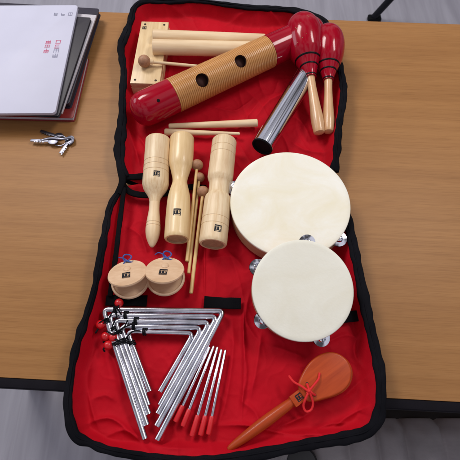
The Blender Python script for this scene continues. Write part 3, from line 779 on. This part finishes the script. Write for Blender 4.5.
# ------------------------------------------------------------------ maracas
def maraca(label, top, neck, end, zs, Rh, rn, rh, specks=False):
    A = P(*end, zs[2]); B = P(*top, zs[0]); Lh = (B - A).length
    Nk = P(*neck, zs[1]); ln = (Nk - A).dot((B - A).normalized())
    t = thing('maraca', label, 'maraca', frame(A, B), 'pair of red maracas')
    H = Lh - ln
    hp = [(0, 0), (.0006, rh * .5), (.002, rh * .82), (.006, rh * 1.0), (ln * .25, rh * 1.12), (ln * .5, rh * .95), (ln * .8, rh * .78), (ln * 1.02, rh * .80)]
    bm = lathe(bmesh.new(), smoothprof(hp, 40), 40); obj('handle', bm, M['handlewood'], t)
    keys = [(0, rn), (.05, rn * 1.08), (.12, rn * 1.35), (.22, rn * 1.85), (.36, Rh * .84), (.5, Rh * .96), (.64, Rh), (.78, Rh * .93), (.88, Rh * .77), (.95, Rh * .54), (.985, Rh * .30), (1.0, 0.0001)]
    prof = smoothprof([(ln + k * H, r_) for k, r_ in keys], 90)
    def rad(x):
        for i in range(len(prof) - 1):
            if prof[i][0] <= x <= prof[i + 1][0]:
                f = (x - prof[i][0]) / max(1e-9, prof[i + 1][0] - prof[i][0]); return prof[i][1] + f * (prof[i + 1][1] - prof[i][1])
        return prof[-1][1]
    bm = lathe(bmesh.new(), [(ln, rn * .6)] + prof, 72); hd = obj('head', bm, M['redlacquer'], t)
    for k in (.02, .155, .26):
        x0 = ln + k * H; w = .0016
        bm = lathe(bmesh.new(), [(x0 - w, rad(x0 - w) + .00002), (x0 - w * .6, rad(x0 - w * .6) + .00035), (x0 + w * .6, rad(x0 + w * .6) + .00035), (x0 + w, rad(x0 + w) + .00002)], 72); obj('painted_band', bm, M['blackpaint'], hd)
    if specks:
        random.seed(3)
        for k in range(12):
            bm = bmesh.new()
            x0 = ln + H * random.uniform(.38, .85); a = random.uniform(-1.3, 1.3); r_ = rad(x0) + .00015
            c = Vector((x0, r_ * math.sin(a), r_ * math.cos(a))); n = Vector((0, math.sin(a), math.cos(a))); y = n.cross(Vector((1, 0, 0))); s_ = random.uniform(.0005, .0009)
            bm.faces.new([bm.verts.new(c + (Vector((1, 0, 0)) * math.cos(j) + y * math.sin(j)) * s_) for j in [i * PI / 4 for i in range(8)]])
            obj('speck', bm, M['speck'], hd)
    return t
q = mpp(305, 45, .06)
maraca('glossy red maraca with black bands, the larger and nearer the guiro', (300.5, 16), (311.5, 77), (319.5, 134), (.066, .046, .026), 19.4 * q, 5.9 * q, 5.3 * q, True)
maraca('glossy red maraca half hidden behind its larger twin at the right rim', (328, 26.5), (327.0, 80), (328.5, 133), (.058, .042, .024), 16.4 * q, 5.3 * q, 4.9 * q)

# ------------------------------------------------------------------ tambourines
def tambourine(label, mtx, R_, h, jangs, smat, tone):
    t = thing('tambourine', label, 'tambourine', mtx, 'cream skinned tambourines')
    # origin at centre of base, z up through the head
    n = 288; ri = R_ - .0048; bm = bmesh.new()
    slot_h = .0165; z0 = (h - slot_h) / 2 + .0035; z1 = z0 + slot_h
    def inslot(k):
        a = 2 * PI * (k + .5) / n
        return any(abs((a - j + PI) % (2 * PI) - PI) < .019 / R_ for j in jangs)
    zl = [0, z0, z1, h]
    V = {}
    for k in range(n):
        a = 2 * PI * k / n
        for zi, z in enumerate(zl):
            for ri_, rr in enumerate((R_, ri)): V[k, zi, ri_] = bm.verts.new((rr * math.cos(a), rr * math.sin(a), z))
    for k in range(n):
        k2 = (k + 1) % n; s_ = inslot(k); sp = inslot((k - 1) % n)
        for b_ in range(3):
            if b_ == 1 and s_: continue
            bm.faces.new((V[k, b_, 0], V[k2, b_, 0], V[k2, b_ + 1, 0], V[k, b_ + 1, 0]))
            bm.faces.new((V[k2, b_, 1], V[k, b_, 1], V[k, b_ + 1, 1], V[k2, b_ + 1, 1]))
        bm.faces.new((V[k, 3, 0], V[k2, 3, 0], V[k2, 3, 1], V[k, 3, 1])); bm.faces.new((V[k, 0, 1], V[k2, 0, 1], V[k2, 0, 0], V[k, 0, 0]))
        if s_:
            bm.faces.new((V[k, 1, 0], V[k2, 1, 0], V[k2, 1, 1], V[k, 1, 1])); bm.faces.new((V[k, 2, 1], V[k2, 2, 1], V[k2, 2, 0], V[k, 2, 0]))
        if s_ != sp: bm.faces.new((V[k, 1, 0], V[k, 2, 0], V[k, 2, 1], V[k, 1, 1]))
    bmesh.ops.recalc_face_normals(bm, faces=bm.faces)
    obj('frame', bm, M['framewood'], t)
    # skin: slightly uneven membrane wrapped over the edge
    rs = R_ + .0006; bm = bmesh.new(); rings = []
    prof = [(rs * k / 26, h + .0007) for k in range(1, 25)] + [(rs - .0012, h + .0006), (rs - .0003, h + .0001), (rs, h - .0008), (rs + .0001, h - .0028)]
    c = bm.verts.new((0, 0, h + .0007))
    for ii, (r_, z) in enumerate(prof):
        ring = []
        for k in range(96):
            a = 2 * PI * k / 96; p = Vector((r_ * math.cos(a), r_ * math.sin(a), 0))
            dz = .0006 * noise.noise(p * 18 + Vector((tone, 0, 0))) * max(0, 1 - (r_ / rs) ** 6) if z > h else (.0008 * noise.noise(p * 50) if ii == len(prof) - 1 else 0)
            ring.append(bm.verts.new((p.x, p.y, z + dz)))
        rings.append(ring)
    for k in range(96):
        bm.faces.new((c, rings[0][k], rings[0][(k + 1) % 96]))
        for i in range(len(rings) - 1): bm.faces.new((rings[i][k], rings[i + 1][k], rings[i + 1][(k + 1) % 96], rings[i][(k + 1) % 96]))
    obj('drum_skin', bm, smat, t)
    for j in jangs:
        cx, cy = (R_ - .0006) * math.cos(j), (R_ - .0006) * math.sin(j); zm = (z0 + z1) / 2
        jg = bpy.data.objects.new('jingle_pair', None); 
        bm = bmesh.new(); rj = .0125
        for sgn, off in ((1, .0022), (-1, -.0022)):
            pr = [(zm + off - sgn * .0006, rj), (zm + off, rj), (zm + off + sgn * .0006, rj * .75), (zm + off + sgn * .0010, rj * .5), (zm + off + sgn * .0034, rj * .38), (zm + off + sgn * .0042, rj * .2), (zm + off + sgn * .0043, .0010)]
            tb = lathe(bmesh.new(), pr, 36, 'Z', (0, 0, 0))
            tilt = Matrix.Translation((cx, cy, zm)) @ Matrix.Rotation(random.uniform(-.16, .16), 4, 'X') @ Matrix.Rotation(random.uniform(-.16, .16), 4, 'Y') @ Matrix.Translation((0, 0, -zm))
            bmesh.ops.transform(tb, matrix=tilt, verts=tb.verts)
            me = bpy.data.meshes.new('t'); tb.to_mesh(me); tb.free(); bm.from_mesh(me); bpy.data.meshes.remove(me)
        jo = obj('jingle_pair', bm, M['chrome'], t)
        pb = lathe(bmesh.new(), [(z0, 0), (z0, .0011), (z1, .0011), (z1, 0)], 12, 'Z', (cx * .985, cy * .985, 0)); obj('pin', pb, M['steel'], jo)
        bpy.data.objects.remove(jg)
    return t
def ang(px, py, c, z):  # direction of a jingle seen from the drum centre
    p = P(px, py, z); return math.atan2(p.y - c.y, p.x - c.x)
HT = .032
zt1 = ZF + .004 + HT
c1 = P(290.2, 202.0, zt1); R1 = 59.8 * mpp(290, 204, zt1)
c1b = Vector((c1.x, c1.y, ZF + .004))
ja = [ang(230, 190, c1, .025), ang(342, 245, c1, .025), R(-88)]
tambourine('large tambourine with cream skin, lying flat and partly under the smaller one', Matrix.Translation(c1b), R1, HT, ja, M['skin_large'], 1.0)
tl = R(11)
ztc = .068
c2 = P(302.8, 289.4, ztc); R2 = 50.6 * mpp(303, 291, ztc)
Mx = Matrix.Translation(c2) @ Matrix.Rotation(tl, 4, 'X') @ Matrix.Rotation(R(0), 4, 'Y') @ Matrix.Translation((0, 0, -HT))
iM = Mx.inverted()
def ang2(px, py, z):
    p = iM @ P(px, py, z); return math.atan2(p.y, p.x)
jb = [ang2(254, 266, .06), ang2(261, 321, .04), ang2(321, 340, .035), ang2(307, 238, .065)]
tambourine('small tambourine with greyish cream skin, leaning on the large one', Mx, R2, HT, jb, M['skin_small'], 9.0)

# ------------------------------------------------------------------ handle castanet
hz = ZF + .004
cz = .028
pc = P(324, 377, cz); tip = P(227.5, 450, ZF + .008)
dirv = (P(332, 371, cz) - tip); dirv.z = 0
t = thing('handle_castanet', 'orange stained wooden castanet on a long handle tied with red cord', 'handle castanet',
          frame(Vector((tip.x, tip.y, ZF + .006)), Vector((tip.x, tip.y, ZF + .006)) + (P(335, 367.5, .02) - P(227.5, 450, .02)) * 1.0))
bpy.context.view_layer.update()
iMh = t.matrix_world.inverted()
def LP(px, py, z): 
    v = iMh @ P(px, py, z); return v
outline = [(300, 392), (298, 385), (301, 376), (306, 367), (312, 360), (320, 354.5), (329, 352), (338, 353.5), (346, 359), (350.5, 367), (351.5, 375), (349, 384), (343, 391), (334, 396), (324, 399), (314, 401.5), (307, 401)]
def paddle(z0, z1, sc=1.0, off=(0, 0)):
    pts = [LP(x, y, (z0 + z1) / 2 + ZF) for x, y in outline]; c = sum(pts, Vector()) / len(pts)
    pts = catmull([c + (p - c) * sc for p in pts], 72, True)
    return [(p.x + off[0], p.y + off[1]) for p in pts]
bm = prism(bmesh.new(), paddle(.004, .008, .97, (.001, -.002)), -.001, .0042, .0016, 3); obj('lower_shell', bm, M['orangewood'], t)
bm = prism(bmesh.new(), paddle(.010, .014, .93), .0050, .0090, .0008); obj('middle_plate', bm, M['orangewood'], t)
bm = prism(bmesh.new(), paddle(.018, .022, 1.0), .0098, .0165, .0030, 4); up_ = obj('upper_shell', bm, M['orangewood'], t)
nk0 = LP(304, 393.5, .02); nk1 = LP(293, 401, .02)
bm = box(bmesh.new(), (nk0 - nk1).length + .006, .0165, .0135, ((nk0.x + nk1.x) / 2, (nk0.y + nk1.y) / 2, .0075), .0018); obj('neck', bm, M['orangewood'], t)
hx = nk1.x - .001; k_ = hx
pr = [(0, 0), (.0008, .0022), (.006, .0042), (hx * .25, .0064), (hx * .55, .0078), (hx * .85, .0072), (hx * .97, .0062), (hx, .0060)]
bm = lathe(bmesh.new(), smoothprof(pr, 40), 40); 
yoff = nk1.y
for v in bm.verts: v.co.y += yoff * v.co.x / hx; v.co.z += .0015 + .004 * v.co.x / hx
obj('handle', bm, M['orangewood'], t)
obj('emblem', mark_flat(.0095, .01445, (nk0.x + nk1.x) / 2 - .001, (nk0.y + nk1.y) / 2, R(0)), M['ink'], t)
for (x, y) in ((307, 383.5), (315, 395)):
    p = LP(x, y, ZF + .006 + .0165)
    bm = lathe(bmesh.new(), [(.0167, .0020), (.0168, .0016), (.0166, 0)], 20, 'Z', (p.x, p.y, 0)); obj('cord_hole_shade', bm, M['dark'], up_)  # thin dark discs paint the shade of the cord holes
zz = ZF + .026
def LQ(l): return catmull([LP(x, y, zz + dz) for x, y, dz in l], 40)
bm = sweep(bmesh.new(), LQ([(289, 376, -.008), (294, 382, -.002), (301, 386, .001), (308, 391, .003), (311, 393, .002)]), .0016, .0016, segs=8)
sweep(bm, LQ([(319.5, 373, -.002), (318.5, 379, 0), (314, 385, .002), (309, 391, .003), (307, 393, .002)]), .0016, .0016, segs=8)
sweep(bm, LQ([(309, 391, .003), (305.5, 399, .001), (303.5, 406, -.004), (306, 411.5, -.006), (311, 410, -.006), (313, 404, -.003), (311.5, 397, .001), (309, 391, .004)]), .0016, .0016, segs=8)
sweep(bm, LQ([(307, 384, -.002), (309, 389, .003), (312, 393, .003), (315, 395, -.002)]), .0017, .0017, segs=8)
tb = bmesh.new(); bmesh.ops.create_uvsphere(tb, u_segments=16, v_segments=10, radius=.0032); bmesh.ops.translate(tb, verts=tb.verts, vec=LP(309, 391, zz + .003))
me = bpy.data.meshes.new('t'); tb.to_mesh(me); tb.free(); bm.from_mesh(me); bpy.data.meshes.remove(me)
obj('tie_cord', bm, M['cordred'], t)

# ------------------------------------------------------------------ triangles
TR = [((145, 439), (103, 309.3), (224, 311), (157.5, 440)), ((147, 425), (109, 315), (217, 317), (156.8, 426)),
      ((149, 414), (115, 320.6), (209.5, 322.6), (157.8, 413.5)), ((148.5, 405), (121, 326), (201.5, 328), (160, 405)), ((150, 391.5), (127.5, 331.3), (193.5, 333.3), (160, 391.5))]
TLAB = ['largest steel triangle, outermost of the five nested at the lower left', 'second largest steel triangle, just inside the outermost one',
        'middle sized steel triangle, third of the five nested ones', 'second smallest steel triangle, fourth counting inward', 'smallest steel triangle, innermost of the five nested ones']
BEADS = [(100.6, 324.6), (119, 303), (105.6, 336.5), (113.2, 337.5), (108.3, 345.3)]
for i, (a, b, c, d) in enumerate(TR):
    rb = (2.95 - .12 * i) * mpp(160, 360, .02); z = ZF + .004 + rb
    A, B, C_, D_ = P(*a, z), P(*b, z + .002), P(*c, z + .001), P(*d, z)
    org = (A + B + C_ + D_) / 4
    t = thing('triangle', TLAB[i], 'triangle', Matrix.Translation(org), 'nested steel triangles')
    def corner(p, q_, r_, rad=.010):
        u = (p - q_).normalized(); v = (r_ - q_).normalized(); s_ = q_ + u * rad; e = q_ + v * rad
        return [s_.lerp(q_, 2 * k / 8 * (1)) .lerp(q_.lerp(e, k / 8), k / 8) if False else ((1 - k / 8) ** 2 * s_ + 2 * (1 - k / 8) * (k / 8) * q_ + (k / 8) ** 2 * e) for k in range(9)]
    pts = [A, A.lerp(B, .5)] + corner(A, B, C_) + [B.lerp(C_, .5)] + corner(B, C_, D_) + [C_.lerp(D_, .5), D_]
    pts = [p - org for p in pts]
    obj('bar', sweep(bmesh.new(), pts, rb, rb, segs=48), M['steel'], t, sharp=50)
    # holder: a black cord wound on the top left corner, with a red bead
    bd = P(*BEADS[i], z + .004) - org
    Bl = B - org; dx = (C_ - B).normalized(); dl = (A - B).normalized()
    bm = bmesh.new(); random.seed(20 + i)
    an = [Bl + dx * (.014 + .010 * i % .02), Bl + dl * .012]
    for q_, (ctr, dd) in enumerate(((Bl + dx * (.020 + .006 * (i % 3)), dx), (Bl + dl * (.020 + .004 * (i % 2)), dl))):
        nrm = Vector((-dd.y, dd.x, 0)).normalized(); cp = []
        for k in range(30):
            aa = k / 29 * 2 * PI * 2.2
            cp.append(ctr + dd * (k / 29 * .006 - .003) + nrm * ((rb + .0012) * math.cos(aa)) + Vector((0, 0, (rb + .0012) * math.sin(aa))))
        sweep(bm, cp, .0011, .0011, segs=8)
    p0 = Bl + dx * .020 + Vector((0, 0, rb + .001)); p1 = Bl + dl * .020 + Vector((0, 0, rb + .001)); up3 = Vector((0, 0, .004))
    j = lambda s_: Vector((random.uniform(-s_, s_), random.uniform(-s_, s_), random.uniform(0, .003)))
    sweep(bm, catmull([p0, p0.lerp(bd, .3) + up3 + j(.006), p0.lerp(bd, .7) + up3 + j(.006), bd], 30), .0011, .0011, segs=8)
    sweep(bm, catmull([p1, p1.lerp(bd, .4) + up3 + j(.006), p1.lerp(bd, .75) + up3 * .5 + j(.005), bd], 30), .0011, .0011, segs=8)
    tail = bd + Vector((-.004, -.011, -.004)) + j(.003)
    sweep(bm, catmull([bd, bd.lerp(tail, .6) + j(.004), tail], 16), .0014, .0012, segs=8)
    cord = obj('hanging_cord', bm, M['cordblack'], t, sharp=180)
    bm = bmesh.new(); rr = 4.6 * mpp(105, 330, .03); bmesh.ops.create_uvsphere(bm, u_segments=28, v_segments=18, radius=rr); bmesh.ops.translate(bm, verts=bm.verts, vec=bd); obj('bead', bm, M['bead'], cord)

# beaters
BT = [((209.5, 347), (183.9, 406), (175.2, 422)), ((213.8, 346), (190.9, 409.6), (182.7, 426.6)), ((217.6, 347), (199.2, 415.5), (191.7, 436.5)), ((221.5, 349.5), (206.8, 416), (200.4, 435.7)), ((225.5, 350), (212, 416), (208.3, 434.8))]
BL = ['steel beater with red grip nearest the triangles, leftmost of five', 'steel beater with red grip, second from the triangles', 'steel beater with red grip, middle of the five and reaching lowest',
      'steel beater with red grip, second from the right of five', 'steel beater with red grip, rightmost and furthest from the triangles']
for i, (a, b, c) in enumerate(BT):
    q = mpp(200, 390, .02); z = ZF + .006; A, B, C_ = P(*a, z + .001), P(*b, z), P(*c, z)
    L_ = (C_ - A).length; lg = (B - A).length
    t = thing('beater', BL[i], 'beater', frame(A, C_), 'triangle beaters with red grips')
    obj('rod', lathe(bmesh.new(), [(0, 0), (0, 1.2 * q), (.0008, 1.5 * q), (lg + .004, 1.5 * q)], 20), M['steel'], t)
    obj('grip', lathe(bmesh.new(), [(lg, 1.5 * q), (lg + .0004, 2.2 * q), (lg + .002, 2.5 * q), (L_ - .002, 2.7 * q), (L_ - .0004, 2.3 * q), (L_, 1.0 * q), (L_, 0)], 28), M['redgrip'], t)

# ------------------------------------------------------------------ papers on the left
def slab(name, label, cat, tr, br, zt_, th_, m, w=.21, cov=None, group=None, cornr=.004, pages=None):
    """tr, br: right hand corners of the top face (pixels on the plan); extends w to the left"""
    A = P(*br, zt_); B = P(*tr, zt_); H = (B - A).length
    t = thing(name, label, cat, frame(Vector((A.x, A.y, zt_ - th_)), Vector((B.x, B.y, zt_ - th_))), group)
    # local x along the long side, y to the left
    def rr(x0, x1, y0, y1, r_):
        out = []
        for cx, cy, a0 in ((x1 - r_, y1 - r_, 0), (x0 + r_, y1 - r_, 90), (x0 + r_, y0 + r_, 180), (x1 - r_, y0 + r_, 270)):
            for k in range(5): a = R(a0 + k * 22.5); out.append((cx + r_ * math.cos(a), cy + r_ * math.sin(a)))
        return out
    ct = .0012
    if pages:
        bm = prism(bmesh.new(), rr(0, H, 0, w, cornr), th_ - ct, th_, .0003); prism(bm, rr(0, H, 0, w, cornr), 0, ct, .0003); obj('cover', bm, m, t)
        bm = prism(bmesh.new(), rr(.003, H - .003, .0025, w - .001, .001), ct + .0001, th_ - ct - .0001); obj('pages', bm, M[pages], t)
    else:
        bm = prism(bmesh.new(), rr(0, H, 0, w, cornr), 0, th_, .0006, 2); obj('sheets', bm, m, t)
    return t, H
slab('magazine', 'red covered magazine sticking out at the bottom of the paper pile', 'magazine', (88, 55), (73, 118), .012, .0115, M['redcover'], pages='paper')
slab('ring_binder', 'dark navy binder under the charcoal folder, its corner by the bag', 'binder', (99.5, 8.5), (69, 104), .026, .0138, M['binder'], w=.25, pages='binder', cornr=.006)
slab('paper_sheaf', 'sheaf of white paper between the dark binder and the charcoal folder', 'paper', (96.5, 15), (62, 113), .0305, .0040, M['paper'], cornr=.001)
slab('document_folder', 'charcoal folder directly beneath the white booklet', 'folder', (91, 17.5), (58.5, 116), .037, .006, M['folder'], pages='folder')
t, H = slab('booklet', 'white glossy booklet with grey and red print on top of the paper pile', 'booklet', (78, 5), (55, 113), .044, .0065, M['paperwhite'], cornr=.007)
# rows of print, local x up the page, y leftward
def glyphs(cx, cy, n, size, m, vertical=False, seed=1):
    random.seed(seed); bm = bmesh.new()
    for g in range(n):
        gx = cx - (g * size * 1.15 if vertical else 0); gy = cy + (0 if vertical else (n - 1 - g) * size * 1.5)
        s_ = size
        for k in range(4):
            if random.random() < .75: box(bm, s_ * .10, s_ * random.uniform(.6, 1), .0002, (gx + (k - 1.5) * s_ * .27, gy, .0067 + g * 1e-5))
        for k in range(3):
            if random.random() < .7: box(bm, s_ * random.uniform(.5, .95), s_ * .10, .0002, (gx, gy + (k - 1) * s_ * .38, .00672 + g * 1e-5))
    obj('print', bm, m, t)
glyphs(H - .028, .012, 3, .010, M['printgrey'], seed=4)
glyphs(H - .110, .024, 2, .011, M['printred'], True, 5)
glyphs(H - .134, .024, 2, .012, M['printgrey'], True, 6)
glyphs(H - .110, .044, 3, .011, M['printred'], True, 8)

# keys
kc = P(60, 141, .004)
t = thing('key_ring', 'small bunch of steel keys on a ring below the paper pile', 'keys', Matrix.Translation((kc.x, kc.y, 0)) @ Matrix.Scale(1.15, 4))
bm = sweep(bmesh.new(), [Vector((.011 * math.cos(k / 32 * 2 * PI) , .009 * math.sin(k / 32 * 2 * PI), .004 + .0015 * math.sin(k / 32 * 2 * PI))) for k in range(32)], .0011, .0011, closed=True, segs=10); obj('split_ring', bm, M['keymetal'], t)
def key(dx, dy, rz, L_=.030, z=.003):
    bm = bmesh.new(); bow = [(math.cos(a) * .0085, math.sin(a) * .0072) for a in [k / 20 * 2 * PI for k in range(20)]]
    prism(bm, bow, 0, .0018, .0003); box(bm, L_, .0048, .0015, (.007 + L_ / 2, 0, .0009), .0003)
    for k in range(4): box(bm, .0024, .002, .0013, (.016 + k * .0045, .0030, .0009))
    bmesh.ops.transform(bm, matrix=Matrix.Translation((dx, dy, z)) @ Matrix.Rotation(rz, 4, 'Z'), verts=bm.verts); obj('key', bm, M['keymetal'], t)
key(.016, .002, R(-112), .022); key(-.010, -.002, R(178), .03, .0055); key(-.004, .010, R(160), .028, .001)
bm = sweep(bmesh.new(), catmull([Vector(v) for v in ((-.035, -.003, .006), (-.015, .002, .008), (.006, .0, .009), (.018, .004, .007), (.022, -.002, .005), (.016, -.007, .004))], 30), .0022, .0015, segs=10); obj('clip', bm, M['keymetal'], t)

# ------------------------------------------------------------------ light
w = bpy.data.worlds.new('World'); scn.world = w; w.use_nodes = True; nt = w.node_tree; L = nt.links.new
bg = nt.nodes['Background']
tc = nt.nodes.new('ShaderNodeTexCoord'); sp = nt.nodes.new('ShaderNodeSeparateXYZ'); L(tc.outputs['Generated'], sp.inputs[0])
rp = ramp(nt, [(0.0, (.11, .10, .11)), (0.42, (.16, .15, .16)), (0.55, (.36, .34, .38)), (0.80, (.66, .63, .66)), (1.0, (.73, .70, .72))])
mr = nt.nodes.new('ShaderNodeMapRange'); mr.inputs[1].default_value = -1; mr.inputs[2].default_value = 1; L(sp.outputs[2], mr.inputs[0]); L(mr.outputs[0], rp.inputs[0])
nz = N(nt, 'ShaderNodeTexNoise', Scale=2.6, Detail=2.0); L(tc.outputs['Generated'], nz.inputs['Vector'])
r2 = ramp(nt, [(0.42, (.18, .17, .18)), (0.56, (1.75, 1.78, 1.9))]); L(nz.outputs[0], r2.inputs[0])
mx = nt.nodes.new('ShaderNodeMixRGB'); mx.blend_type = 'MULTIPLY'; mx.inputs[0].default_value = 1; L(rp.outputs[0], mx.inputs[1]); L(r2.outputs[0], mx.inputs[2])
L(mx.outputs[0], bg.inputs[0]); bg.inputs[1].default_value = 0.62

def area(name, loc, tgt, sx, sy, e, col):
    l = bpy.data.lights.new(name, 'AREA'); l.shape = 'RECTANGLE'; l.size = sx; l.size_y = sy; l.energy = e; l.color = col
    o = bpy.data.objects.new(name, l); COL.objects.link(o); o.location = loc
    o.rotation_euler = (Vector(tgt) - Vector(loc)).to_track_quat('-Z', 'Y').to_euler(); return o
area('ceiling_lamp', (-1.15, 1.35, 1.95), (0, 0.1, 0), 0.9, 0.6, 38, (1, .97, .93))
area('ceiling_lamp', (1.25, 0.75, 2.0), (0, 0.1, 0), 0.8, 0.4, 22, (1, .97, .94))
area('window_light', (-2.6, 1.2, 1.1), (0, 0.1, 0), 1.2, 0.9, 14, (.80, .88, 1))

scn.render.engine = 'CYCLES'
scn.view_settings.view_transform = 'Standard'; scn.view_settings.look = 'None'; scn.view_settings.gamma = 1; scn.view_settings.exposure = -0.12
scn.render.resolution_x = 1024; scn.render.resolution_y = 1024
